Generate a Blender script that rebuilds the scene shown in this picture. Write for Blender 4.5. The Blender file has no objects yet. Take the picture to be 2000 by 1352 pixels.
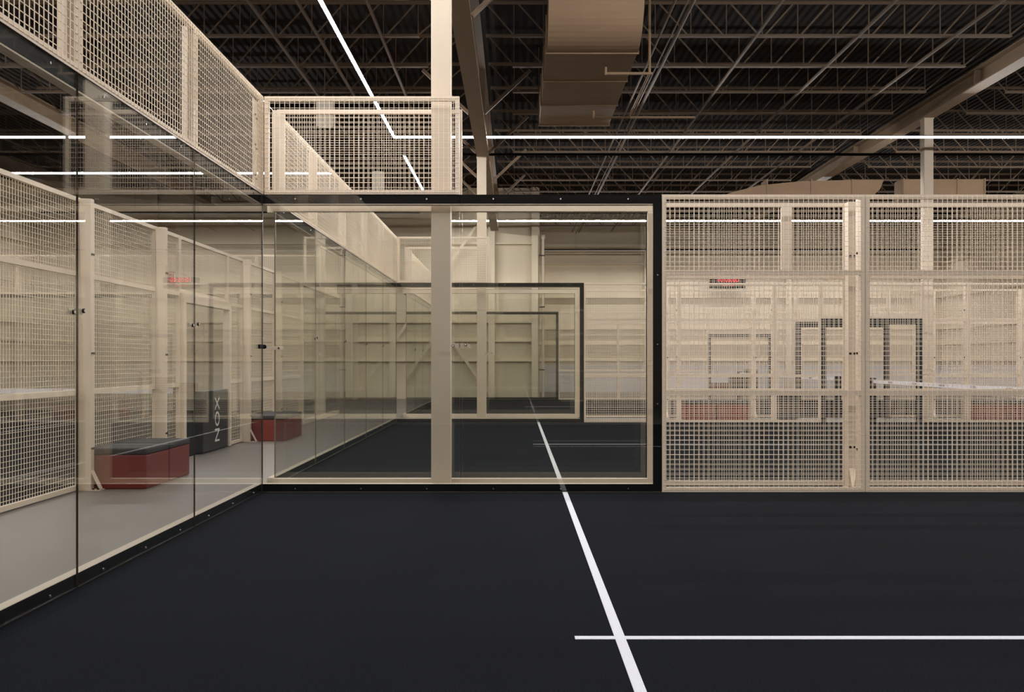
import bpy, math, random
from mathutils import Matrix, Vector
random.seed(4)
S = bpy.context.scene
C = S.collection
PI = math.pi

# ------------------------------------------------------------------ camera
F_PX, EYE = 1832.0, 1.333
cd = bpy.data.cameras.new('camera')
cam = bpy.data.objects.new('camera', cd)
C.objects.link(cam)
cam.location = (0, 0, EYE)
cam.rotation_euler = (PI / 2, 0, 0)
cd.sensor_width = 36.0
cd.sensor_fit = 'HORIZONTAL'
cd.lens = F_PX / 2000.0 * 36.0
cd.shift_x = -6 / 2000.0
cd.shift_y = 29 / 2000.0
cd.clip_start = 0.05
cd.clip_end = 300
S.camera = cam

# ------------------------------------------------------------------ world, exposure
w = bpy.data.worlds.new('world')
S.world = w
w.use_nodes = True
w.node_tree.nodes['Background'].inputs['Color'].default_value = (0.02, 0.02, 0.02, 1)
w.node_tree.nodes['Background'].inputs['Strength'].default_value = 0.0
vs = S.view_settings
vs.view_transform = 'Standard'
vs.look = 'None'
vs.exposure = 0.2
vs.gamma = 1.0
vs.use_curve_mapping = False
S.cycles.max_bounces = 9
S.cycles.diffuse_bounces = 4
S.cycles.glossy_bounces = 5
S.cycles.transparent_max_bounces = 40
S.cycles.caustics_reflective = False
S.cycles.caustics_refractive = False
LED_STRENGTH = 165.0


# ------------------------------------------------------------------ materials
def lin(c):
    return tuple(((v / 255) / 12.92 if v <= 10 else (((v / 255) + 0.055) / 1.055) ** 2.4) for v in c) + (1,)


def mat(name, rgb, rough=0.5, metal=0.0, var=0.0, vscale=8.0, bump=0.0, bscale=60.0, spec=0.5, rvar=0.0, streak=None):
    m = bpy.data.materials.new(name)
    m.use_nodes = True
    nt = m.node_tree
    b = nt.nodes['Principled BSDF']
    c = lin(rgb)
    b.inputs['Base Color'].default_value = c
    b.inputs['Roughness'].default_value = rough
    b.inputs['Metallic'].default_value = metal
    b.inputs['Specular IOR Level'].default_value = spec
    tc = nt.nodes.new('ShaderNodeTexCoord')
    if var > 0:
        mp = nt.nodes.new('ShaderNodeMapping')
        mp.inputs['Scale'].default_value = streak or (1, 1, 1)
        nt.links.new(tc.outputs['Object'], mp.inputs['Vector'])
        n = nt.nodes.new('ShaderNodeTexNoise')
        n.inputs['Scale'].default_value = vscale
        n.inputs['Detail'].default_value = 6
        nt.links.new(mp.outputs['Vector'], n.inputs['Vector'])
        r = nt.nodes.new('ShaderNodeValToRGB')
        r.color_ramp.elements[0].position = 0.3
        r.color_ramp.elements[1].position = 0.7
        r.color_ramp.elements[0].color = tuple(v * (1 - var) for v in c[:3]) + (1,)
        r.color_ramp.elements[1].color = tuple(min(1, v * (1 + var)) for v in c[:3]) + (1,)
        nt.links.new(n.outputs['Fac'], r.inputs['Fac'])
        nt.links.new(r.outputs['Color'], b.inputs['Base Color'])
        if rvar > 0:
            mr = nt.nodes.new('ShaderNodeMapRange')
            mr.inputs['To Min'].default_value = rough - rvar
            mr.inputs['To Max'].default_value = rough + rvar
            nt.links.new(n.outputs['Fac'], mr.inputs['Value'])
            nt.links.new(mr.outputs['Result'], b.inputs['Roughness'])
    if bump > 0:
        n2 = nt.nodes.new('ShaderNodeTexNoise')
        n2.inputs['Scale'].default_value = bscale
        n2.inputs['Detail'].default_value = 3
        nt.links.new(tc.outputs['Object'], n2.inputs['Vector'])
        bp = nt.nodes.new('ShaderNodeBump')
        bp.inputs['Strength'].default_value = bump
        bp.inputs['Distance'].default_value = 0.01
        nt.links.new(n2.outputs['Fac'], bp.inputs['Height'])
        nt.links.new(bp.outputs['Normal'], b.inputs['Normal'])
    return m


def emit(name, rgb, strength):
    m = bpy.data.materials.new(name)
    m.use_nodes = True
    nt = m.node_tree
    nt.nodes.clear()
    e = nt.nodes.new('ShaderNodeEmission')
    e.inputs['Color'].default_value = lin(rgb)
    e.inputs['Strength'].default_value = strength
    o = nt.nodes.new('ShaderNodeOutputMaterial')
    nt.links.new(e.outputs[0], o.inputs['Surface'])
    return m


def glass_mat():
    m = bpy.data.materials.new('tempered glass')
    m.use_nodes = True
    nt = m.node_tree
    nt.nodes.clear()
    fr = nt.nodes.new('ShaderNodeFresnel')
    fr.inputs['IOR'].default_value = 1.62
    geo = nt.nodes.new('ShaderNodeNewGeometry')
    tr = nt.nodes.new('ShaderNodeBsdfTransparent')
    tr.inputs['Color'].default_value = (0.978, 0.981, 0.968, 1)
    gl = nt.nodes.new('ShaderNodeBsdfGlossy')
    gl.inputs['Roughness'].default_value = 0.0
    gl.inputs['Color'].default_value = (0.97, 0.98, 0.97, 1)
    # back faces of the pane: use the same thin-sheet fresnel as the front
    fr2 = nt.nodes.new('ShaderNodeFresnel')
    fr2.inputs['IOR'].default_value = 1 / 1.62
    mx0 = nt.nodes.new('ShaderNodeMix')
    mx0.data_type = 'FLOAT'
    nt.links.new(geo.outputs['Backfacing'], mx0.inputs['Factor'])
    nt.links.new(fr.outputs[0], mx0.inputs['A'])
    nt.links.new(fr2.outputs[0], mx0.inputs['B'])
    mx = nt.nodes.new('ShaderNodeMixShader')
    # Cycles' fresnel node already inverts the index on back faces, so feed 1/ior there
    nt.links.new(mx0.outputs['Result'], mx.inputs['Fac'])
    nt.links.new(tr.outputs[0], mx.inputs[1])
    nt.links.new(gl.outputs[0], mx.inputs[2])
    o = nt.nodes.new('ShaderNodeOutputMaterial')
    nt.links.new(mx.outputs[0], o.inputs['Surface'])
    return m


def turf_mat():
    m = bpy.data.materials.new('black turf')
    m.use_nodes = True
    nt = m.node_tree
    b = nt.nodes['Principled BSDF']
    b.inputs['Roughness'].default_value = 0.95
    b.inputs['Specular IOR Level'].default_value = 0.05
    tc = nt.nodes.new('ShaderNodeTexCoord')
    n = nt.nodes.new('ShaderNodeTexNoise')
    n.inputs['Scale'].default_value = 170
    n.inputs['Detail'].default_value = 2
    nt.links.new(tc.outputs['Object'], n.inputs['Vector'])
    n3 = nt.nodes.new('ShaderNodeTexNoise')
    n3.inputs['Scale'].default_value = 1.3
    n3.inputs['Detail'].default_value = 4
    nt.links.new(tc.outputs['Object'], n3.inputs['Vector'])
    r = nt.nodes.new('ShaderNodeValToRGB')
    r.color_ramp.elements[0].position = 0.38
    r.color_ramp.elements[1].position = 0.64
    r.color_ramp.elements[0].color = lin((5, 6, 8))
    r.color_ramp.elements[1].color = lin((26, 29, 35))
    nt.links.new(n.outputs['Fac'], r.inputs['Fac'])
    mx = nt.nodes.new('ShaderNodeMix')
    mx.data_type = 'RGBA'
    mx.blend_type = 'MULTIPLY'
    mx.inputs['Factor'].default_value = 0.5
    r3 = nt.nodes.new('ShaderNodeValToRGB')
    r3.color_ramp.elements[0].position = 0.35
    r3.color_ramp.elements[1].position = 0.65
    r3.color_ramp.elements[0].color = (0.72, 0.72, 0.72, 1)
    r3.color_ramp.elements[1].color = (1, 1, 1, 1)
    nt.links.new(n3.outputs['Fac'], r3.inputs['Fac'])
    nt.links.new(r.outputs['Color'], mx.inputs['A'])
    nt.links.new(r3.outputs['Color'], mx.inputs['B'])
    nt.links.new(mx.outputs['Result'], b.inputs['Base Color'])
    bp = nt.nodes.new('ShaderNodeBump')
    bp.inputs['Strength'].default_value = 0.7
    bp.inputs['Distance'].default_value = 0.006
    nt.links.new(n.outputs['Fac'], bp.inputs['Height'])
    nt.links.new(bp.outputs['Normal'], b.inputs['Normal'])
    return m


def deck_mat():
    """corrugated roof deck: ribs across x"""
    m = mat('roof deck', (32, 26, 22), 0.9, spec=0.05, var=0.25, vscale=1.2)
    nt = m.node_tree
    b = nt.nodes['Principled BSDF']
    tc = nt.nodes.new('ShaderNodeTexCoord')
    wv = nt.nodes.new('ShaderNodeTexWave')
    wv.wave_type = 'BANDS'
    wv.bands_direction = 'X'
    wv.inputs['Scale'].default_value = 2.1
    nt.links.new(tc.outputs['Object'], wv.inputs['Vector'])
    bp = nt.nodes.new('ShaderNodeBump')
    bp.inputs['Strength'].default_value = 1.0
    bp.inputs['Distance'].default_value = 0.05
    nt.links.new(wv.outputs['Fac'], bp.inputs['Height'])
    nt.links.new(bp.outputs['Normal'], b.inputs['Normal'])
    return m


M = {
    'cream': mat('cream powder coat', (220, 204, 184), 0.38, var=0.03, vscale=3, spec=0.4),
    'wire': mat('cream coated wire', (238, 222, 200), 0.4, spec=0.4),
    'steel_paint': mat('cream painted structural steel', (208, 192, 172), 0.5, var=0.05, vscale=2),
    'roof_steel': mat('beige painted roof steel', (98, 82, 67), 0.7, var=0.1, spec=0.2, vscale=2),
    'wall': mat('cream metal wall sheet', (216, 202, 180), 0.55, var=0.06, vscale=0.7, streak=(1, 1, 0.3)),
    'wainscot': mat('pale grey wall liner', (212, 210, 214), 0.5, var=0.04, vscale=1.2),
    'black': mat('black coating', (6, 7, 9), 0.5, spec=0.15),
    'pad': mat('black vinyl padding', (17, 19, 22), 0.5, var=0.1, bump=0.1, bscale=40),
    'glass': glass_mat(),
    'edge_pale': mat('pale glass edge', (128, 120, 104), 0.3),
    'edge': mat('dark glass edge', (66, 56, 46), 0.3),
    'turf': turf_mat(),
    'line': mat('white turf line', (212, 213, 220), 0.9, var=0.06, vscale=160, bump=0.5, bscale=200, spec=0.1),
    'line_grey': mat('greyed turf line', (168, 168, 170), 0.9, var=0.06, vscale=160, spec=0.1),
    'concrete': mat('polished concrete', (111, 104, 97), 0.42, var=0.07, vscale=0.9, rvar=0.06, bump=0.02, bscale=20),
    'deck': deck_mat(),
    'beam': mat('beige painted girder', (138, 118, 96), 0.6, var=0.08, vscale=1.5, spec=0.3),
    'nearwall': mat('dark taupe wall paint', (96, 84, 72), 0.7, var=0.05, vscale=1),  # dark tone chosen to dim this unseen wall's reflection in the glass
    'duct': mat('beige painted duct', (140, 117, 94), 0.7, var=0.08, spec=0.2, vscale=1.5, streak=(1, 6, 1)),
    'bolt': mat('dark steel bolt', (34, 30, 27), 0.4, metal=0.6),
    'screw': mat('silver screw', (190, 190, 190), 0.25, metal=0.9),
    'red': mat('brick red upholstery', (112, 32, 22), 0.55, var=0.05, vscale=10, bump=0.05, bscale=90),
    'cushion': mat('charcoal cushion fabric', (48, 44, 43), 0.85, var=0.08, vscale=30, bump=0.25, bscale=250),
    'net': mat('black net cord', (14, 15, 17), 0.8),
    'tape': mat('white net tape', (225, 222, 225), 0.6, var=0.03),
    'print': mat('brown red print', (110, 58, 44), 0.6),
    'whiteprint': mat('white print', (225, 225, 225), 0.5),
    'ext': mat('fire red enamel', (170, 22, 18), 0.25),
    'signred': mat('red sign face', (160, 44, 34), 0.5),
    'bin': mat('dark grey bin plastic', (44, 44, 46), 0.45),
    'shade': emit('translucent white shade', (255, 236, 214), 0.32),
    'led': emit('led diffuser', (253, 250, 248), LED_STRENGTH),
    'led_added': emit('dimmed added led diffuser', (253, 250, 248), LED_STRENGTH * 0.35),  # weaker emitter for the added strip at the aisle back wall
    'digit': emit('red display digit', (255, 45, 60), 3.0),
}


# ------------------------------------------------------------------ mesh helpers
class MB:
    def __init__(s):
        s.v, s.f = [], []

    def box(s, x0, x1, y0, y1, z0, z1):
        i = len(s.v)
        s.v += [(x0, y0, z0), (x1, y0, z0), (x1, y1, z0), (x0, y1, z0), (x0, y0, z1), (x1, y0, z1), (x1, y1, z1), (x0, y1, z1)]
        s.f += [(i, i + 3, i + 2, i + 1), (i + 4, i + 5, i + 6, i + 7), (i, i + 1, i + 5, i + 4), (i + 1, i + 2, i + 6, i + 5),
                (i + 2, i + 3, i + 7, i + 6), (i + 3, i, i + 4, i + 7)]
        return s

    def bar(s, a, b, wx, wy=None):
        """rectangular bar between two points; wx across, wy up"""
        wy = wy or wx
        a, b = Vector(a), Vector(b)
        d = (b - a).normalized()
        up = Vector((0, 0, 1)) if abs(d.z) < 0.95 else Vector((0, 1, 0))
        sx = d.cross(up).normalized()
        sy = sx.cross(d).normalized()
        i = len(s.v)
        for p in (a, b):
            for (u, q) in ((-1, -1), (1, -1), (1, 1), (-1, 1)):
                s.v.append(tuple(p + sx * u * wx / 2 + sy * q * wy / 2))
        s.f += [(i, i + 1, i + 2, i + 3), (i + 7, i + 6, i + 5, i + 4)]
        for k in range(4):
            s.f.append((i + k, i + 4 + k, i + 4 + (k + 1) % 4, i + (k + 1) % 4))
        return s

    def cyl(s, a, b, r, n=12, r2=None):
        r2 = r if r2 is None else r2
        a, b = Vector(a), Vector(b)
        d = (b - a).normalized()
        up = Vector((0, 0, 1)) if abs(d.z) < 0.95 else Vector((0, 1, 0))
        sx = d.cross(up).normalized()
        sy = sx.cross(d).normalized()
        i = len(s.v)
        for p, rr in ((a, r), (b, r2)):
            for k in range(n):
                t = 2 * PI * k / n
                s.v.append(tuple(p + sx * rr * math.cos(t) + sy * rr * math.sin(t)))
        s.f += [tuple(range(i, i + n)), tuple(reversed(range(i + n, i + 2 * n)))]
        for k in range(n):
            s.f.append((i + k, i + n + k, i + n + (k + 1) % n, i + (k + 1) % n))
        return s

    def prism(s, pts, axis, a, b):
        """closed profile pts (2d) extruded along axis 'x' (pts = y,z) or 'y' (pts = x,z) from a to b"""
        i = len(s.v)
        n = len(pts)
        for t in (a, b):
            for (p, q) in pts:
                s.v.append((t, p, q) if axis == 'x' else (p, t, q))
        s.f += [tuple(range(i, i + n)), tuple(reversed(range(i + n, i + 2 * n)))]
        for k in range(n):
            s.f.append((i + k, i + n + k, i + n + (k + 1) % n, i + (k + 1) % n))
        return s

    def mesh(s, name, m, bevel=0):
        me = bpy.data.meshes.new(name)
        me.from_pydata(s.v, [], s.f)
        me.materials.append(m)
        import bmesh
        bm = bmesh.new()
        bm.from_mesh(me)
        bmesh.ops.recalc_face_normals(bm, faces=bm.faces)
        if bevel:
            bmesh.ops.bevel(bm, geom=list(bm.edges), offset=bevel, segments=3, affect='EDGES', profile=0.6)
        bm.to_mesh(me)
        bm.free()
        return me


def link(name, me, parent=None, loc=(0, 0, 0), rz=0.0):
    o = bpy.data.objects.new(name, me)
    C.objects.link(o)
    o.location = loc
    o.rotation_euler = (0, 0, rz)
    if parent:
        o.parent = parent
    return o


def build(mb, name, m, parent=None, loc=(0, 0, 0), bevel=0):
    return link(name, mb.mesh(name, m, bevel), parent, loc)


def tag(o, label=None, cat=None, group=None, kind=None):
    if label:
        o['label'] = label
    if cat:
        o['category'] = cat
    if group:
        o['group'] = group
    if kind:
        o['kind'] = kind
    return o


def thing(name, label, cat, loc=(0, 0, 0), rz=0.0, group=None):
    o = bpy.data.objects.new(name, None)
    C.objects.link(o)
    o.empty_display_size = 0.1
    o.location = loc
    o.rotation_euler = (0, 0, rz)
    return tag(o, label, cat, group)


def struct(name, mb, m):
    return tag(build(mb, name, m), kind='structure')


def text_mesh(txt, size, m, name, extrude=0.001):
    cu = bpy.data.curves.new(name, 'FONT')
    cu.body = txt
    cu.size = size
    cu.extrude = extrude
    cu.align_x = 'CENTER'
    cu.align_y = 'CENTER'
    cu.resolution_u = 3
    to = bpy.data.objects.new('tmp_text', cu)
    C.objects.link(to)
    dg = bpy.context.evaluated_depsgraph_get()
    me = bpy.data.meshes.new_from_object(to.evaluated_get(dg))
    me.name = name
    me.materials.clear()
    me.materials.append(m)
    bpy.data.objects.remove(to)
    return me


CACHE = {}


def cached(key, fn):
    if key not in CACHE:
        CACHE[key] = fn()
    return CACHE[key]


# ------------------------------------------------------------------ layout (metres; x across, y = depth from the lens)
XB = -2.56            # inside face of the back glass walls
XE = 17.44            # other end of the courts
Y1, Y2N, Y2F, Y3N, Y3F = 9.47, 9.97, 20.17, 22.0, 32.0
XF = -4.50            # fence of the court across the aisle
LY0, LY1 = 3.6, 23.6
DECK_Z = 7.42
JZ = 6.75

# ------------------------------------------------------------------ the hall
XL, XR, YN, YW, YR = -17.0, 18.15, -9.0, 33.0, 40.0
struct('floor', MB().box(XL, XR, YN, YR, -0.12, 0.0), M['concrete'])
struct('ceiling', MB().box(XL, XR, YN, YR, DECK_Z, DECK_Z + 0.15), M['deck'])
struct('wall_back', MB().box(XL, 0.86, YW, YW + 0.15, 0, DECK_Z), M['wall'])
struct('wall_return', MB().box(0.71, 0.86, YW + 0.15, YR, 0, DECK_Z), M['wall'])
struct('wall_rear', MB().box(0.86, XR, YR, YR + 0.15, 0, DECK_Z), M['wall'])
struct('wall_right', MB().box(XR, XR + 0.15, YN, YR, 0, DECK_Z), M['wall'])
struct('wall_left', MB().box(XL - 0.15, XL, YN, YR, 0, DECK_Z), M['wall'])
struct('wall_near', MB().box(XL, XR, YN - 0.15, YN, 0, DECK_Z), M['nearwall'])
struct('baseboard_rear', MB().box(0.9, XR - 0.05, YR - 0.04, YR - 0.001, 0.0, 1.18), M['wainscot'])
struct('baseboard_right', MB().box(XR - 0.04, XR - 0.001, 18.0, YR - 0.05, 0.0, 1.18), M['wainscot'])
ti = 0
for z in (1.31, 2.0, 2.66, 4.0, 5.42):
    ti += 1
    struct('trim_%d' % ti, MB().box(XL + .01, 0.82, YW - 0.18, YW - .001, z, z + 0.06), M['wall'])
    ti += 1
    struct('trim_%d' % ti, MB().box(0.9, XR - 0.2, YR - 0.2, YR - .001, z, z + 0.06), M['wall'])
    ti += 1
    struct('trim_%d' % ti, MB().box(XR - 0.19, XR - .001, YN + .01, YR - 0.01, z, z + 0.06), M['wall'])
    ti += 1
    struct('trim_%d' % ti, MB().box(XL + .001, XL + 0.18, YN + .01, YW - 0.2, z, z + 0.06), M['wall'])
for k, (x, y) in enumerate([(-12.6, YW), (-5.6, YW), (-0.82, YW), (0.69, YW), (5.6, YR), (11.6, YR), (17.0, YR)]):
    ti += 1
    struct('trim_%d' % ti, MB().box(x - 0.11, x + 0.11, y - 0.26, y - .2, 0, DECK_Z - .02).box(x - .02, x + .02, y - .2, y - .001, 0, DECK_Z - .02), M['wall'])
ti += 1
struct('trim_%d' % ti, MB().box(0.9, XR - 0.2, YR - 0.45, YR - 0.28, 5.95, 6.25), M['wall'])

ORD = ['first', 'second', 'third', 'fourth', 'fifth', 'sixth', 'seventh', 'eighth', 'ninth', 'tenth', 'eleventh', 'twelfth',
       'thirteenth', 'fourteenth', 'fifteenth', 'sixteenth', 'seventeenth', 'eighteenth', 'nineteenth', 'twentieth']


for k, (a, b) in enumerate([((-0.95, .25), (-5.45, 6.6)), ((-0.95, 6.6), (-5.45, .25))]):
    ti += 1
    struct('trim_%d' % ti, MB().bar((a[0], YW - 0.3 - .05 * k, a[1]), (b[0], YW - 0.3 - .05 * k, b[1]), 0.02, 0.09), M['wall'])


# building columns
def column(x, y, top, label, wdt=0.205):
    t = thing('building_column', label, 'column', (x, y, 0), 0, 'building columns')
    h = wdt / 2
    build(MB().box(-h, h, -h, h, 0.012, top - 0.02), 'shaft', M['steel_paint'], t, bevel=0.008)
    build(MB().box(-h - .07, h + .07, -h - .02, h + .02, 0, 0.012), 'base_plate', M['steel_paint'], t)
    build(MB().box(-h - .01, h + .01, -h - .01, h + .01, top - 0.02, top), 'cap_plate', M['steel_paint'], t)
    return t


column(-0.765, 9.76, 5.87, 'thick cream column rising behind the nearest glass side wall to the roof', 0.2)
column(-0.745, 20.95, 5.87, 'cream column standing in the aisle behind the middle court, under the girder')
column(9.22, 21.0, JZ, 'cream column with fire extinguisher, between the middle and far courts')


# girders
def girder(x, zb, wdt, y0, y1, label):
    t = thing('roof_girder', label, 'beam', (x, 0, zb), 0, 'roof girders')
    h = wdt / 2
    top = 7.1 - zb
    m = MB().box(-h, h, y0, y1, 0, 0.025).box(-0.01, 0.01, y0, y1, 0.025, top - 0.025).box(-h, h, y0, y1, top - 0.025, top)
    build(m, 'i_beam', M['beam'], t)
    y = y0 + 1
    while y < y1 - 0.5:
        build(MB().box(-h + .01, h - .01, y, y + 0.014, 0.025, top - 0.025), 'stiffener', M['beam'], t)
        y += 6.6
    return t


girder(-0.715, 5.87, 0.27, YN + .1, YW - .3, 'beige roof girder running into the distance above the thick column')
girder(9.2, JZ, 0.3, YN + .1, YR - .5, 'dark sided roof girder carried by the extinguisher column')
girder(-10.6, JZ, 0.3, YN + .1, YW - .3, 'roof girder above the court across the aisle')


# open web joists
def joist_mesh(key, L, mirror_mid):
    def mk_ch():
        m = MB()
        for (a, b) in ((0.0, L),):
            m.box(a, b, -0.045, -0.008, 0, 0.006).box(a, b, -0.014, -0.008, 0.006, 0.045)
            m.box(a, b, 0.008, 0.045, 0, 0.006).box(a, b, 0.008, 0.014, 0.006, 0.045)
        return m.mesh('bottom_chord', M['roof_steel'])

    def mk_top():
        m = MB()
        a, b = -0.5, L + 0.7
        m.box(a, b, -0.045, -0.008, 0.594, 0.6).box(a, b, -0.014, -0.008, 0.55, 0.594)
        m.box(a, b, 0.008, 0.045, 0.594, 0.6).box(a, b, 0.008, 0.014, 0.55, 0.594)
        return m.mesh('top_chord', M['roof_steel'])

    def mk_web():
        m = MB()
        n = int(round(L / 0.61))
        d = L / n
        for i in range(n + 1):
            x = min(max(i * d, 0.02), L - 0.02)
            m.bar((x, 0, 0.02), (x, 0, 0.58), 0.014, 0.026)
            if i < n:
                if (i + 0.5) * d < L / 2:
                    m.bar((x + d * .92, 0, 0.03), (x + d * .1, 0, 0.57), 0.014, 0.026)
                else:
                    m.bar((x + d * .08, 0, 0.03), (x + d * .9, 0, 0.57), 0.014, 0.026)
        # end diagonals down from the bearing
        m.bar((0.02, 0, 0.03), (-0.45, 0, 0.57), 0.014, 0.026)
        m.bar((L - 0.02, 0, 0.03), (L + 0.62, 0, 0.57), 0.014, 0.026)
        return m.mesh('web', M['roof_steel'])
    return (cached(key + 'b', mk_ch), cached(key + 't', mk_top), cached(key + 'w', mk_web))


JY = [12.41, 14.05, 15.69, 17.3, 18.95, 20.6] + [22.5 + 1.9 * k for k in range(9)]
BAYS = [('left', -10.0, 8.4, 'over the aisle and long light strip'),
        ('mid', -0.04, 8.34, 'in the bay with the big duct'),
        ('right', 9.9, 7.5, 'beyond the dark sided girder')]
for bk, x0, L, where in BAYS:
    n = 0
    for y in JY:
        if bk == 'mid' and 13.0 < y < 14.9:
            continue
        if y > (32.5 if bk == 'left' else 39.2) or y < 12:
            continue
        n += 1
        wh = '%s of the roof joists %s, from the near end' % (ORD[n - 1], where)
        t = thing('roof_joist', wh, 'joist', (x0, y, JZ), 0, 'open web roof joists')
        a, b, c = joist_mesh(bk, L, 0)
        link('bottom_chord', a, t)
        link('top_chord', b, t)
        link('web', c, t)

# bridging bars that tie the joists
for i, (x, lb) in enumerate([(-4.0, 'above the two drum pendants'), (-3.27, 'between the pendants and the long light strip'),
                             (-2.22, 'just beside the long light strip'), (4.0, 'nearest the sprinkler pipes'),
                             (5.7, 'midway between duct and dark girder'), (7.3, 'nearest the dark sided girder')]):
    yE = 32.5 if x < 0 else 39.0
    m = MB().bar((x, 2, JZ - 0.022), (x, yE, JZ - 0.022), 0.04, 0.04)
    tag(build(m, 'bridging_bar', M['roof_steel']), 'thin beige bridging bar tying the joists, ' + lb, 'bridging bar', 'bridging bars under the joists')

# knee braces from the low girder to the joists
for (y, s) in ((12.4, 1), (17.33, 1), (20.61, 1), (23.89, 1), (27.17, 1), (12.4, -1), (17.33, -1), (20.61, -1), (23.89, -1), (27.17, -1)):
    m = MB().bar((-0.715 + s * 0.14, y + 0.1, 5.93), (-0.715 + s * 1.0, y + 0.1, 6.74), 0.06, 0.06)
    nm = {12.4: 'nearest', 17.33: 'second nearest', 20.61: 'beside the aisle column', 23.89: 'just past the aisle column', 27.17: 'farthest'}[y]
    tag(build(m, 'knee_brace', M['roof_steel']), 'slanted brace from girder to joist, %s on the %s side' % (nm, 'duct' if s > 0 else 'light strip'),
        'brace', 'knee braces on the low girder')


# ------------------------------------------------------------------ ducts
def big_duct():
    t = thing('ventilation_duct', 'wide beige air duct with curved end hanging below the roof joists', 'duct', (0.49, 0, 0))
    W = 1.40
    zb, R, th = EYE + 4.75, 0.75, 0.58
    yc, zc = 14.4, EYE + 4.75 + R
    out, inn = [(18.9, zb)], []
    for k in range(13):
        a = PI / 2 * k / 12
        out.append((yc - R * math.sin(a), zc - R * math.cos(a)))
        inn.append((yc - (R - th) * math.sin(a), zc - (R - th) * math.cos(a)))
    out.append((yc - R, DECK_Z - .01))
    inn.append((yc - (R - th), DECK_Z - .01))
    prof = out + list(reversed(inn)) + [(18.9, zb + th)]
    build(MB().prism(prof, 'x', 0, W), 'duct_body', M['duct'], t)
    for y in (14.45, 15.9, 17.4, 18.88):
        build(MB().box(-0.02, W + 0.02, y, y + 0.03, zb - 0.02, zb).box(-0.02, 0, y, y + .03, zb, zb + th).box(W, W + .02, y, y + .03, zb, zb + th), 'flange', M['duct'], t)
    for y in (15.2, 18.2):
        for x in (-0.03, W + 0.03):
            build(MB().cyl((x, y, zb + 0.02), (x, y, DECK_Z), 0.006, 6), 'hanger_rod', M['roof_steel'], t)
    return t


big_duct()


def far_duct():
    t = thing('ventilation_duct', 'distant beige duct with rounded elbow crossing behind the roof steel', 'duct', (0, 27.9, 0))
    pts = []
    # long run with a rounded right hand elbow, profile in x,z
    top, bot = 6.66, 6.12
    pts = [(6.3, bot), (7.2, bot), (11.0, bot), (11.0, 6.1)]
    prof = [(5.9, 6.12), (10.2, 6.12), (10.55, 6.2), (10.75, 6.4), (10.85, 6.66), (9.9, 6.66), (8.4, 6.62), (7.2, 6.5), (6.4, 6.3)]
    build(MB().prism(prof, 'y', -0.3, 0.3), 'duct_body', M['duct'], t)
    for x in (7.4, 8.7, 9.9):
        build(MB().box(x, x + 0.04, -0.32, 0.32, 6.1, 6.68), 'flange', M['duct'], t)
    t2 = thing('ventilation_duct', 'distant straight duct section crossing behind the extinguisher column', 'duct', (0, 27.9, 0))
    build(MB().box(11.4, 13.85, -0.3, 0.3, 6.12, 6.68), 'duct_body', M['duct'], t2)
    for x in (11.42, 12.2, 13.0, 13.8):
        build(MB().box(x, x + 0.04, -0.32, 0.32, 6.1, 6.70), 'flange', M['duct'], t2)


far_duct()


t = thing('wall_pipe', 'pale vertical pipe running down the outer edge of the back wall', 'pipe', (0.98, YW - .12, 0))
build(MB().cyl((0, 0, 0), (0, 0, 5.6), 0.05, 14), 'pipe_run', M['steel_paint'], t)
build(MB().cyl((0, 0, 5.6), (0, 0, 5.75), 0.075, 14), 'pipe_collar', M['steel_paint'], t)
for z in (1.0, 3.2, 5.0):
    build(MB().box(-.13, .06, -.06, -.052, z, z + .04).box(-.13, -.12, -.06, .2, z, z + .04), 'pipe_clip', M['bolt'], t)


# sprinkler pipes
def pipes():
    t = thing('sprinkler_pipe', 'beige sprinkler pipework with upturned heads crossing beneath the duct', 'pipe', (0, 0, 0))
    z1 = 5.93
    build(MB().cyl((2.15, 15.0, z1), (2.15, 17.7, z1), 0.022), 'branch_pipe', M['duct'], t)
    build(MB().cyl((2.15, 15.0, z1), (2.15, 15.0, DECK_Z - .03), 0.022), 'drop_pipe', M['duct'], t)
    build(MB().cyl((1.45, 15.0, z1), (2.2, 15.0, z1), 0.022), 'branch_pipe', M['duct'], t)
    build(MB().cyl((1.45, 15.0, z1 - .03), (1.45, 15.0, z1 + 0.1), 0.02), 'sprinkler_head', M['duct'], t)
    build(MB().cyl((1.48, 17.7, z1), (3.4, 17.7, z1), 0.022), 'branch_pipe', M['duct'], t)
    build(MB().cyl((1.48, 17.7, z1 - .03), (1.48, 17.7, z1 + 0.12), 0.02), 'sprinkler_head', M['duct'], t)
    for i, (x, z, r, lb) in enumerate([(2.62, 6.62, .03, 'thicker of the pipes running along the roof beside the duct'),
                                       (2.35, 6.62, .02, 'thin pipe running along the roof closest to the duct'),
                                       (2.5, 6.55, .012, 'thinnest conduit running along the roof beside the duct')]):
        m = MB().cyl((x, 2, z), (x, 38.5, z), r)
        tag(build(m, 'roof_pipe', M['roof_steel']), 'beige ' + lb, 'pipe', 'pipes along the roof')


pipes()


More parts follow.
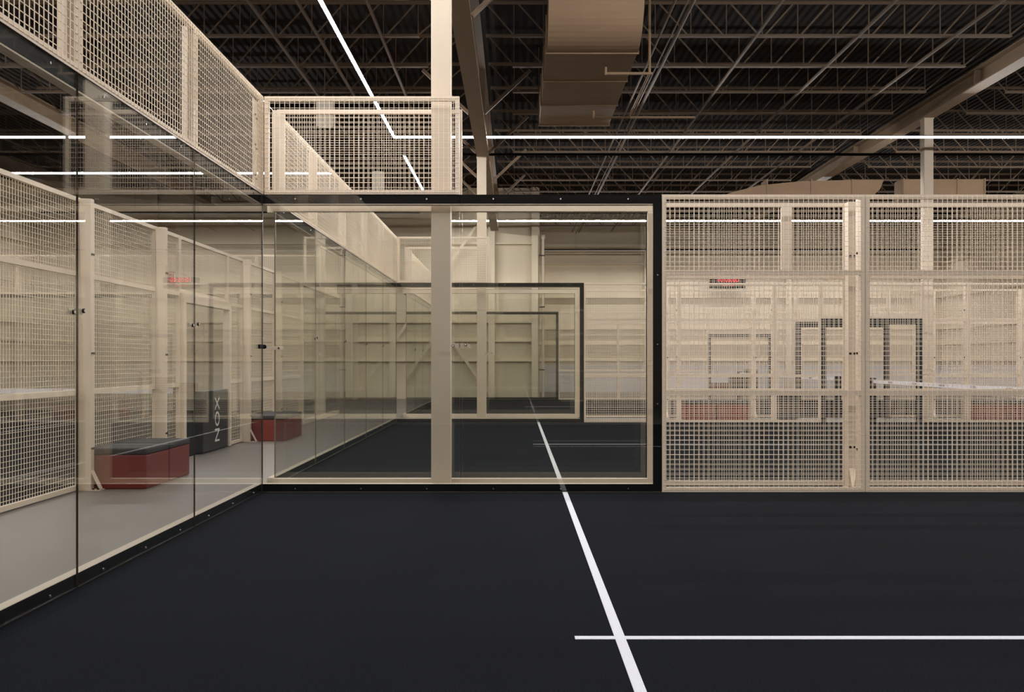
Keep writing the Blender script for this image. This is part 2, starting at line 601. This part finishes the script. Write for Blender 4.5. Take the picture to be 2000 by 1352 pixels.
# ------------------------------------------------------------------ light loops
def loop(x0, x1, y0, y1, label):
    z = 6.03
    t = thing('linear_light', label, 'light', (0, 0, z), 0, 'rectangular light strips over the courts')
    prof = [(-.03, 0), (-.012, 0), (.03, .042), (.03, .06), (-.03, .06)]
    g = 0.0015
    a, b = (-.0064, 0.0044), (.0296, .0404)

    def side(axis, pos, sgn, s0, s1):
        p = [(pos + sgn * u, q) for (u, q) in prof]
        build(MB().prism(p, axis, s0, s1), 'housing', M['black'], t)
        mb = MB()
        A, B = (pos + sgn * a[0], a[1]), (pos + sgn * b[0], b[1])
        if axis == 'x':
            mb.v = [(s0, A[0], A[1]), (s1, A[0], A[1]), (s1, B[0], B[1]), (s0, B[0], B[1])]
        else:
            mb.v = [(A[0], s0, A[1]), (A[0], s1, A[1]), (B[0], s1, B[1]), (B[0], s0, B[1])]
        mb.f = [(0, 1, 2, 3)]
        build(mb, 'diffuser', M['led'], t)
    side('x', y0, 1, x0, x1)
    side('x', y1, -1, x0, x1)
    side('y', x0, 1, y0, y1)
    side('y', x1, -1, y0, y1)
    n = 5
    for k in range(n):
        x = x0 + (x1 - x0) * (k + .5) / n
        for y in (y0, y1):
            build(MB().cyl((x, y, .06), (x, y, JZ + .6 - z), 0.003, 5), 'suspension_cable', M['roof_steel'], t)
    for k in range(4):
        y = y0 + (y1 - y0) * (k + .5) / 4
        for x in (x0, x1):
            build(MB().cyl((x, y, .06), (x, y, JZ + .6 - z), 0.003, 5), 'suspension_cable', M['roof_steel'], t)


loop(XB, XE, -0.5, 9.35, 'rectangular light strip hanging over the nearest court, above the photographer')
loop(XB, XE, 10.1, 19.8, 'bright rectangular light strip hanging over the middle court')
loop(XB, XE, 21.5, 31.65, 'farther rectangular light strip hanging over the farthest court')
loop(-14.4, -4.55, LY0 + .1, LY1, 'rectangular light strip hanging over the court across the aisle')


def added_washer(x0, x1, y, z, label, lamp='led'):  # added strips, put in only to brighten the walls at the back
    t = thing('linear_light', label, 'light', (0, y, z))
    prof = [(-.035, 0), (-.025, 0), (-.025, .02), (.025, .02), (.025, 0), (.035, 0), (.035, .06), (-.035, .06)]
    build(MB().prism(prof, 'x', x0, x1), 'housing', M['black'], t)
    mb = MB()
    mb.v = [(x0, -.023, .019), (x1, -.023, .019), (x1, .023, .019), (x0, .023, .019)]
    mb.f = [(0, 1, 2, 3)]
    build(mb, 'diffuser', M[lamp], t)
    for k in range(6):
        x = x0 + (x1 - x0) * (k + .5) / 6
        build(MB().cyl((x, 0, .06), (x, 0, JZ + .6 - z), 0.003, 5), 'suspension_cable', M['roof_steel'], t)


added_washer(1.2, 16.6, 38.4, 5.85, 'added louvred light strip that brightens the rear wall')
added_washer(-16.0, -3.2, 31.6, 6.3, 'added louvred light strip that brightens the back wall across the aisle', 'led_added')


def pendant(x, y, label):
    t = thing('drum_pendant', label, 'lamp', (x, y, 5.7), 0, 'drum pendants over the aisle')
    build(MB().cyl((0, 0, 0), (0, 0, 0.5), 0.16, 28), 'drum_shade', M['shade'], t)
    build(MB().cyl((0, 0, 0.5), (0, 0, DECK_Z - 5.7), 0.008, 8), 'cord', M['roof_steel'], t)


pendant(-3.53, 17.4, 'pale drum pendant over the aisle, the larger and nearer one')
pendant(-3.53, 24.2, 'pale drum pendant over the aisle, the smaller and farther one')

# ------------------------------------------------------------------ turf and lines
LW = 0.05


def turf(x0, x1, y0, y1, label, lines):
    t = tag(build(MB().box(x0, x1, y0, y1, 0.0, 0.012), 'court_turf', M['turf']), label, 'turf', kind='stuff')
    for nm, (a, b, c, d) in lines:
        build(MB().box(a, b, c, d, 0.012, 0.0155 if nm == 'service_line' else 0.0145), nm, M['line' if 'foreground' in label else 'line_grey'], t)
    return t


def court_lines(yc, y0, y1):
    xs = 0.50
    xs2 = XE - 3.05
    h = LW / 2
    return [('service_line', (xs - h, xs + h, y0 + .05, y1 - .05)), ('centre_line', (xs - 0.215, xs2 + .2, yc - h, yc + h)),
            ('service_line', (xs2 - h, xs2 + h, y0 + .05, y1 - .05))]


turf(XB + .002, XE, -0.53, Y1 - .03, 'near black artificial turf with crossing white lines in the foreground', court_lines(4.47, -.53, Y1))
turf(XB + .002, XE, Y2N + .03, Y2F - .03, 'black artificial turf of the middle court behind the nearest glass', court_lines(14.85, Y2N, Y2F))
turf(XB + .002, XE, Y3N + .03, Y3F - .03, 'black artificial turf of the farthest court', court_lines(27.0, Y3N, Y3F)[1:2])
turf(-14.46, XF - .03, LY0, LY1 - .03, 'black artificial turf of the court across the aisle',
     [('service_line', (-14.45, XF - .05, 6.65 - .025, 6.65 + .025)), ('service_line', (-14.45, XF - .05, 20.55 - .025, 20.55 + .025)),
      ('centre_line', (-9.5 - .025, -9.5 + .025, 6.45, 20.75))])

# ------------------------------------------------------------------ fence modules
# local frame of every wall module: x along the wall, -y towards the court, z up
SCREW = MB().cyl((0, -0.006, 0), (0, 0, 0), 0.008, 10).mesh('screw', M['screw'])
BOLT = MB().cyl((0, -0.012, 0), (0, 0, 0), 0.012, 6).mesh('bolt', M['bolt'])


def place(o, ox, oy, rz, u, z=0.0):
    o.location = (ox + math.cos(rz) * u, oy + math.sin(rz) * u, z)
    o.rotation_euler = (0, 0, rz)


def pane_mesh(wd, h, dark=True):
    def mk():
        me = MB().box(0.0015, wd - 0.0015, -0.012, 0, 0.0, h).mesh('pane', M['glass'])
        me.materials.append(M['edge' if dark else 'edge_pale'])
        for p in me.polygons:
            if abs(p.normal.y) < 0.5:
                p.material_index = 1
        return me
    return cached(('pane', wd, h, dark), mk)


def glass_panel(ox, oy, rz, u, wd, label, group, end_band=None, z=0.0, screws=True, base=0.013):
    """end_band: None, 'start' or 'end' - the side with a vertical black border"""
    t = thing('glass_screen', label, 'glass panel', group=group)
    place(t, ox, oy, rz, u)
    H = 3.01
    me = pane_mesh(wd, H - base, 'nearest court' in label)
    link('pane', me, t, (0, 0, base))
    B = 0.088
    m = MB().box(0, wd, 0.001, 0.004, H - B, H).box(0, wd, 0.001, 0.004, base, B)
    if end_band == 'end':
        m.box(wd - B, wd, 0.001, 0.004, B, H - B)
    if end_band == 'start':
        m.box(0, B, 0.001, 0.004, B, H - B)
    build(m, 'black_border', M['black'], t)
    if screws:
        n = 3 if wd > 1.9 else 2
        for k in range(n):
            x = wd * (k + .5) / n
            link('screw', SCREW, t, (x, -0.012, H - B / 2))
            link('screw', SCREW, t, (x, -0.012, B / 2))
        if end_band:
            x = wd - B / 2 if end_band == 'end' else B / 2
            for zz in (0.9, 1.5, 2.2):
                link('screw', SCREW, t, (x, -0.012, zz))
    return t


def glass_frame(ox, oy, rz, u, wd, label, group, ends=''):
    """cream steel frame that carries a run of glass; ends: which sides have an upright"""
    t = thing('screen_surround', label, 'steel frame', group=group)
    place(t, ox, oy, rz, u)
    B = 0.09
    build(MB().box(0, wd, 0.005, 0.075, 3.0 - B, 3.0), 'top_rail', M['cream'], t, bevel=0.003)
    build(MB().box(0, wd, 0.005, 0.075, 0.0, B), 'bottom_rail', M['cream'], t, bevel=0.003)
    if 'e' in ends:
        build(MB().box(wd - 0.08, wd, 0.005, 0.075, B, 3.0 - B), 'end_post', M['cream'], t, bevel=0.003)
    if 's' in ends:
        build(MB().box(0, 0.08, 0.005, 0.075, B, 3.0 - B), 'end_post', M['cream'], t, bevel=0.003)
    return t


def wire_mesh(wd, z0, z1, sp=0.05, r=0.0018):
    def mk():
        m = MB()
        n = int((wd - 0.02) / sp)
        off = (wd - n * sp) / 2
        for k in range(n + 1):
            x = off + k * sp
            if x < 0.012 or x > wd - 0.012:
                continue
            m.box(x - r, x + r, -0.028, -0.0232, z0 + .012, z1 - .012)
        n = int((z1 - z0 - 0.02) / sp)
        off = (z1 - z0 - n * sp) / 2
        for k in range(n + 1):
            z = z0 + off + k * sp
            if z < z0 + .012 or z > z1 - .012:
                continue
            m.box(0.012, wd - 0.012, -0.0231, -0.0185, z - r, z + r)
        return m.mesh('wire_grid', M['wire'])
    return cached(('wire', round(wd, 3), round(z0, 3), round(z1, 3)), mk)


def frame_mesh(wd, z0, z1, tw=0.045):
    def mk():
        m = MB()
        m.box(0.002, wd - 0.002, -0.018, 0.022, z0, z0 + tw)
        m.box(0.002, wd - 0.002, -0.018, 0.022, z1 - tw, z1)
        m.box(0.002, tw, -0.018, 0.022, z0 + tw, z1 - tw)
        m.box(wd - tw, wd - 0.002, -0.018, 0.022, z0 + tw, z1 - tw)
        return m.mesh('tube_frame', M['cream'])
    return cached(('frame', round(wd, 3), round(z0, 3), round(z1, 3)), mk)


def mesh_panel(ox, oy, rz, u, wd, z0, z1, label, group, mid=None):
    t = thing('mesh_fence', label, 'fence panel', group=group)
    place(t, ox, oy, rz, u)
    link('tube_frame', frame_mesh(wd, z0, z1), t)
    link('wire_grid', wire_mesh(wd, z0, z1), t)
    for mz in (mid if isinstance(mid, tuple) else (mid,) if mid else ()):
        link('cross_rail', cached(('mid', round(wd, 3), mz), lambda: MB().box(0.045, wd - 0.045, -0.018, 0.022, mz - .025, mz + .025).mesh('cross_rail', M['cream'])), t)
    return t


def fence_post(ox, oy, rz, u, label, group, h=3.0, brace=True):
    t = thing('fence_post', label, 'fence post', group=group)
    place(t, ox, oy, rz, u)
    link('post_shaft', cached(('post', h), lambda: MB().box(-.04, .04, 0.024, 0.144, 0.01, h).mesh('post_shaft', M['cream'], 0.004)), t)
    link('base_plate', cached('bp', lambda: MB().box(-.06, .06, 0.024, 0.245, 0.0, 0.01).mesh('base_plate', M['cream'])), t)
    if brace:
        link('foot_brace', cached('fb', lambda: MB().bar((0, 0.135, 0.21), (0, 0.232, 0.014), 0.06, 0.012).mesh('foot_brace', M['cream'])), t)
    for z in (0.43, 1.41, 2.43):
        for bx in (-.02, .02):
            b = link('bolt', BOLT, t, (bx, 0.144, z))
            b.rotation_euler = (0, 0, PI)
        b = link('bolt', BOLT, t, (-.04, 0.09, z))
        b.rotation_euler = (0, 0, -PI / 2)
    for y in (0.17, 0.22):
        b = link('bolt', BOLT, t, (.04, y, 0.01))
        b.rotation_euler = (-PI / 2, 0, 0)
    return t


def corner_bracket(ox, oy, rz, u, label):
    """flat plate that ties the upper mesh panels at a corner"""
    t = thing('corner_bracket', label, 'bracket', group='corner brackets of the upper mesh')
    place(t, ox, oy, rz, u)
    build(MB().box(-.14, 0.0, 0.024, 0.034, 3.01, 3.93), 'plate', M['cream'], t)
    for z in (3.15, 3.45, 3.75):
        link('bolt', BOLT, t, (-.05, 0.024, z))
        link('bolt', BOLT, t, (-.10, 0.024, z + .03))
    return t


def upper_post(ox, oy, rz, u, label):
    t = thing('mesh_upright', label, 'post', group='posts behind the upper mesh')
    place(t, ox, oy, rz, u)
    build(MB().box(-.065, .065, 0.024, 0.074, 3.002, 3.98), 'plate', M['cream'], t, bevel=0.003)
    for z in (3.2, 3.75):
        b = link('bolt', BOLT, t, (-.03, 0.074, z))
        b.rotation_euler = (0, 0, PI)
    return t


def glass_clamp(ox, oy, rz, u, z, label):
    t = thing('glass_clamp', label, 'clamp', group='clamps joining the glass panes')
    place(t, ox, oy, rz, u, z)
    for x, dz in ((-0.065, -0.006), (0.06, 0.008)):
        build(MB().cyl((x, -0.022, dz), (x, -0.012, dz), 0.014, 20), 'clamp_ring', M['bolt'], t)
        build(MB().cyl((x, -0.026, dz), (x, -0.022, dz), 0.009, 16), 'clamp_stud', M['cream'], t)
    build(MB().box(-0.085, 0.085, 0.0005, 0.008, -0.02, 0.02), 'back_plate', M['cream'], t)
    return t


COURT_NAME = {1: 'nearest court', 2: 'middle court', 3: 'farthest court', 4: 'court across the aisle'}


def back_wall(ox, oy, rz, length, court, first_first=True, gap=0.0):
    """10 m glass wall: 5 panes, upper mesh on top"""
    wd = length / 5
    cn = COURT_NAME[court]
    for k in range(5):
        nth = ['nearest', 'second nearest', 'middle', 'second farthest', 'farthest'][k]
        glass_panel(ox, oy, rz, k * wd, wd, '%s clear pane in the back glass wall of the %s' % (nth, cn), 'back wall glass panes')
        mesh_panel(ox, oy, rz, k * wd, wd, 3.012, 4.0, '%s low mesh panel on top of the %s back glass wall' % (nth, cn), 'upper mesh on the back walls')
        if k:
            upper_post(ox, oy, rz, k * wd, 'flat cream upright behind the upper mesh, %s back wall, %s joint' % (cn, ORD[k - 1]))
            glass_clamp(ox, oy, rz, k * wd, 1.62, 'small round clamp pair on the %s back wall, %s pane joint' % (cn, ORD[k - 1]))
    glass_frame(ox, oy, rz, 0, length, 'cream top and bottom rails of the %s back glass wall' % cn, 'frames of the back glass walls')


def side_wall(ox, oy, rz, court, which, segs, flip=False, end_band=True):
    """segs: list of tokens along the wall starting at the corner. With rz=0 runs along +u.
       flip: mirrored wall (rz = pi) whose corner sits at u = 0 going to negative u."""
    cn = COURT_NAME[court]
    wn = '%s side of the %s' % (which, cn)
    if court == 4:
        wn = 'fence across the aisle'
    u = 0.0

    def U(a, wd):
        return -(a + wd) if flip else a
    idx = 0
    for tok in segs:
        if tok[0] == 'G4':       # glass bay with upper mesh
            glass_panel(ox, oy, rz, U(u + .013, 1.987), 1.987, 'clear glass pane beside the corner, %s' % wn, 'side wall glass panes')
            mesh_panel(ox, oy, rz, U(u + .03, 1.97), 1.97, 3.012, 4.0, 'low mesh panel above the corner glass, %s' % wn, 'upper mesh on the side walls')
            glass_frame(ox, oy, rz, U(u, 4.04), 4.04, 'cream rails and end post carrying the glass, %s' % wn, 'frames of the side glass walls', 's' if flip else 'e')
            glass_clamp(ox, oy, rz, U(u + 2.0, 0), 1.49, 'small round clamp pair between the two panes, %s' % wn)
            u += 2.0
        elif tok[0] == 'G3':
            glass_panel(ox, oy, rz, U(u, 2.04), 2.04, 'black edged glass pane beside the mesh fence, %s' % wn, 'side wall glass panes', 'start' if flip else 'end')
            u += 2.04
        elif tok[0] == 'M':
            wd = tok[1]
            idx += 1
            p = mesh_panel(ox, oy, rz, U(u, wd), wd, 0.012, 3.01, '%s mesh panel after the glass, %s' % (ORD[idx - 1], wn), 'mesh fence panels', (1.007, 2.225))
            if court == 2 and which == 'near' and idx == 1:
                build(MB().box(wd - 1.40 - .055, wd - 1.40 + .055, -.016, .022, 2.25, 2.965), 'upright', M['cream'], p)
            u += wd
            if tok[2]:
                fence_post(ox, oy, rz, U(u, 0), 'cream braced post, %s past the glass, %s' % (ORD[idx - 1], wn), 'fence posts')
        elif tok[0] == 'GATE':
            wd = tok[1]
            gm = M['pad'] if court != 4 else M['cream']
            t = thing('gateway', '%s door opening at the net, %s' % ('black padded' if court != 4 else 'cream framed', wn), 'doorway', group='gateways at the nets' if court != 4 else None)
            place(t, ox, oy, rz, U(u, wd))
            for (a, b) in ((0.003, 0.10), (wd - 0.10, wd - 0.003)):
                build(MB().box(a, b, -0.028, 0.075, 0.012, 2.12), 'jamb', gm, t, bevel=0.006)
            build(MB().box(0.003, wd - 0.003, -0.028, 0.075, 2.12, 2.245), 'lintel', gm, t, bevel=0.006)
            mesh_panel(ox, oy, rz, U(u, wd), wd, 2.25, 3.01, 'short mesh panel above the black door opening, %s' % wn, 'mesh above the gateways')
            u += wd


M1 = [('G4',), ('G3',), ('M', 2.05, True), ('M', 2.05, True), ('M', 1.0, False)]
G = [('GATE', 2.17)]
M2 = [('M', 1.0, True), ('M', 2.05, True), ('M', 2.05, True)]
E2 = [('M', 2.05, True), ('M', 1.97, True)]
# nearest court: back wall on the left, far side wall ahead
back_wall(XB, -0.53, PI / 2, 10.0, 1)
side_wall(XB, Y1, 0, 1, 'far', M1 + G)
# middle court
back_wall(XB, Y2N, PI / 2, Y2F - Y2N, 2)
side_wall(XB, Y2N, PI, 2, 'near', M1 + G, flip=True)
side_wall(XB, Y2F, 0, 2, 'far', M1 + G + M2)
# farthest court
back_wall(XB, Y3N, PI / 2, 10.0, 3)
side_wall(XB, Y3N, PI, 3, 'near', M1 + G + M2, flip=True)
side_wall(XB, Y3F, 0, 3, 'far', M1 + G + M2)
# court across the aisle: its side wall faces the aisle, its far end wall is glass
side_wall(XF, LY1, -PI / 2, 4, 'aisle', [('G4',), ('G3',), ('M', 2.05, True), ('M', 2.05, True), ('M', .82, False), ('GATE', 2.1), ('M', .82, True), ('M', 2.05, True), ('M', 2.05, True)])
cn = COURT_NAME[4]
for k in range(5):
    glass_panel(-14.5, LY1, 0, k * 2.0, 2.0, 'pane %s from the aisle in the far end glass of the %s' % (['fifth', 'fourth', 'third', 'second', 'first'][k], cn), 'back wall glass panes')
    mesh_panel(-14.5, LY1, 0, k * 2.0, 2.0, 3.012, 4.0, 'low mesh panel %s from the aisle, over end glass, %s' % (['fifth', 'fourth', 'third', 'second', 'first'][k], cn), 'upper mesh on the back walls')
glass_frame(-14.5, LY1, 0, 0, 10.0, 'cream rails of the far end glass wall of the %s' % cn, 'frames of the back glass walls')
# its other long side
for k in range(6):
    mesh_panel(-14.5, 6.0 + 2.05 * k, PI / 2, 0, 2.05, 0.012, 3.01, 'tall mesh on the outer side of the aisle court, %s from the near end' % ORD[k],
               'outer fence of the court across the aisle', 1.01)

# corner brackets on the upper mesh
corner_bracket(XB, Y1, PI / 2, -0.06, 'bolted flat plate at the upper mesh corner, nearest court')
corner_bracket(XB + .06, Y2N - .06, PI, 0.06, 'wide bolted plate at the near upper mesh corner, middle court')
corner_bracket(XB, Y2F, PI / 2, -0.06, 'bolted flat plate at the far upper mesh corner, middle court')
corner_bracket(XB + .06, Y3N - .06, PI, 0.06, 'wide bolted plate at the near upper mesh corner, farthest court')

# corner glass latch in the aisle gap
t = thing('corner_latch', 'black oblong corner fitting on the glass at eye level near the aisle gap', 'latch', (XB, Y1, 1.475))
build(MB().box(0.0135, 0.035, -0.034, -0.013, -0.021, 0.021).cyl((0.035, -0.034, 0), (0.035, -0.013, 0), 0.021, 20), 'latch_arm', M['black'], t)
build(MB().box(0.013, 0.03, -0.17, -0.034, -0.021, 0.021), 'latch_plate', M['black'], t)
build(MB().cyl((0.033, -0.038, 0), (0.033, -0.034, 0), 0.007, 14), 'screw', M['screw'], t)
t = thing('corner_fitting', 'white corner fitting clamping the glass edge of the middle court', 'bracket', (XB, Y2N, 1.467))
build(MB().box(-0.02, 0.10, -0.03, -0.001, -0.02, 0.02), 'fitting_plate', M['cream'], t, bevel=0.004)
build(MB().cyl((0.055, -0.036, 0), (0.055, -0.03, 0), 0.009, 14), 'screw', M['bolt'], t)


# ------------------------------------------------------------------ nets
def net(x, y, rz, length, label, post_label):
    t = thing('court_net', label, 'net', (x, y, 0), rz, 'court nets')
    r = 0.0013
    m = MB()
    n = int(length / 0.045)
    for k in range(n + 1):
        m.box(k * 0.045, k * 0.045 + 2 * r, -r, r, 0.03, 0.86)
    for k in range(19):
        z = 0.03 + k * 0.045
        m.box(0, length, -r, r, z, z + 2 * r)
    build(m, 'netting', M['net'], t)
    tp = build(MB().box(0, length, -0.006, 0.006, 0.86, 0.93), 'top_tape', M['tape'], t)
    w1 = cached('kuoda', lambda: text_mesh('KUODA', 0.058, M['print'], 'printed_word'))
    k = 0.8
    while k < length - 0.5:
        for s in (1, -1):
            o = link('printed_word', w1, tp, (k, -0.0075 * s, 0.893))
            o.rotation_euler = (PI / 2, 0, 0 if s > 0 else PI)
        k += 1.15
    for s, px in (('near', -0.07), ('far', length + 0.07)):
        q = thing('net_post', 'black net post at the %s end of the %s' % (s, post_label), 'net post', group='net posts')
        q.location = (x + math.cos(rz) * px, y + math.sin(rz) * px, 0)
        q.rotation_euler = (0, 0, rz)
        build(MB().box(-.065, .065, -.065, .065, 0.025, 0.97), 'post_shaft', M['pad'], q, bevel=0.01)
        build(MB().box(-.08, .08, -.08, .08, 0.0125, 0.025), 'base_plate', M['black'], q)


XN = 7.62
net(XN, Y2N + .22, PI / 2, Y2F - Y2N - .44, 'black court net with white top tape across the middle court', 'middle court net')
net(XN, Y3N + .22, PI / 2, 9.56, 'black court net with white top tape across the farthest court', 'farthest court net')
net(-14.3, 13.6, 0, 9.35, 'black court net with white top tape across the court over the aisle', 'net across the aisle')

# padded net end in the aisle opening
t = thing('post_padding', 'long black vinyl pad with white lettering in the aisle side opening', 'padding', (XF + .02, 13.65, 0))
build(MB().box(-0.10, 0.04, -0.30, 0.86, 0.014, 0.90), 'pad_body', M['pad'], t, bevel=0.02)
lt = link('lettering', text_mesh('NOX', 0.30, M['whiteprint'], 'lettering'), t, (0.0425, 0.34, 0.46))
lt.rotation_euler = Matrix(((0, 0, 1), (0, 1, 0), (-1, 0, 0))).transposed().to_euler()
_m = Matrix(((0, 0, 1), (0, -1, 0), (1, 0, 0)))
# letters read upwards on the face that looks at the aisle
x_ax, y_ax, z_ax = Vector((0, 0, 1)), Vector((0, -1, 0)), Vector((1, 0, 0))
lt.rotation_euler = Matrix((x_ax, y_ax, z_ax)).transposed().to_euler()


# ------------------------------------------------------------------ benches, bin, extinguisher
def ottoman(x, y, label, sx=0.64, sy=0.64):
    t = thing('ottoman', label, 'bench', (x, y, 0), 0, 'red ottomans')
    build(MB().box(0, sx, 0, sy, 0.0, 0.355), 'box_base', M['red'], t, bevel=0.015)
    build(MB().box(-.005, sx + .005, -.005, sy + .005, 0.357, 0.425), 'cushion', M['cushion'], t, bevel=0.024)


ottoman(-4.47, 9.74, 'brick red ottoman with dark cushion in the aisle, nearest of all')
ottoman(-4.47, 10.40, 'brick red ottoman touching the back of the nearest one in the aisle')
ottoman(-4.47, 15.55, 'red ottoman seen bright through the gap between glass walls')
ottoman(-4.47, 16.21, 'red ottoman right behind the bright one farther along the aisle')
ottoman(3.80, 21.0, 'red ottoman behind the middle court fence, closest to the glass', 0.7, .62)
ottoman(4.55, 21.0, 'red ottoman behind the middle court fence, beside the dark bin', 0.7, .62)
ottoman(10.3, 21.0, 'red ottoman past the extinguisher column, first after it', 0.7, .62)
ottoman(11.05, 21.0, 'red ottoman past the extinguisher column, second after it', 0.7, .62)
ottoman(8.0, 38.2, 'distant red ottoman by the rear wall, the one nearer the glass walls', 0.7, .62)
ottoman(8.75, 38.2, 'distant red ottoman by the rear wall, the one nearer the side wall', 0.7, .62)

t = thing('waste_bin', 'dark waste bin in the aisle beside the black door opening', 'bin', (5.98, 21.1, 0))
build(MB().box(0, 0.34, 0, 0.34, 0, 0.56), 'bin_body', M['bin'], t, bevel=0.02)
build(MB().box(-.01, .35, -.01, .35, 0.56, 0.60), 'bin_lid', M['black'], t, bevel=0.01)
for i, (x, lb) in enumerate(((8.6, 'shorter'), (9.2, 'taller'))):
    h = (0.8, 1.0)[i]
    t = thing('equipment_case', 'black equipment case standing before the rear wall, the %s one' % lb, 'case', (x, 37.4, 0))
    build(MB().box(0, 0.5, 0, 0.45, 0.06, h), 'case_body', M['pad'], t, bevel=0.02)
    for (a, b) in ((0.05, 0.05), (0.42, 0.05), (0.05, 0.38), (0.42, 0.38)):
        build(MB().cyl((a, b + .015, .03), (a + 0.03, b + .015, .03), 0.03, 12), 'caster', M['bin'], t)

t = thing('fire_extinguisher', 'red fire extinguisher hanging on the cream column between courts', 'fire extinguisher', (9.03, 20.93, 0.5))
mb = MB()
mb.cyl((0, 0, 0), (0, 0, 0.34), 0.065, 20)
mb.cyl((0, 0, 0.34), (0, 0, 0.40), 0.065, 20, 0.025)
build(mb, 'cylinder', M['ext'], t)
build(MB().cyl((0, 0, .40), (0, 0, .44), 0.018, 12).box(-.05, .02, -.012, .012, .44, .455).bar((0, 0, .455), (-.06, 0, .49), .02, .01), 'valve_handle', M['bolt'], t)
build(MB().cyl((0.0, -0.03, .42), (0.03, -0.075, .36), 0.009, 8).cyl((0.03, -0.075, .36), (0.03, -.075, .1), 0.009, 8), 'hose', M['bolt'], t)
build(MB().box(-.03, .03, .055, .075, .12, .3).box(.055, .09, -.02, .02, .15, .25), 'wall_bracket', M['bolt'], t)

# ------------------------------------------------------------------ scoreboard and court number
t = thing('scoreboard', 'black scoreboard with glowing red digits on the rear wall', 'scoreboard', (8.95, YR - 0.5, 4.40))
build(MB().box(-.75, .75, -0.06, 0.05, 0, 0.45), 'case', M['black'], t)
for (s, z, sz) in (('10:05:00', 0.33, 0.27), ('20 : 20', 0.12, 0.17)):
    o = link('red_digits', text_mesh(s, sz, M['digit'], 'red_digits'), t, (0, -0.064, z))
    o.rotation_euler = (PI / 2, 0, 0)
build(MB().box(-.5, -.45, .05, .499, .1, .3).box(.45, .5, .05, .499, .1, .3), 'bracket', M['bolt'], t)
t = thing('court_number_sign', 'red sign with a white numeral one on the back wall', 'sign', (-12.05, YW - 0.2, 4.05))
build(MB().box(-.36, .36, -0.03, 0.0, -.05, .4), 'sign_board', M['signred'], t)
o = link('numeral', text_mesh('1', 0.42, M['whiteprint'], 'numeral'), t, (0.16, -0.032, 0.18))
o.rotation_euler = (PI / 2, 0, 0)
build(MB().box(-.3, -.26, 0, .199, .1, .14).box(.26, .3, 0, .199, .1, .14), 'bracket', M['bolt'], t)
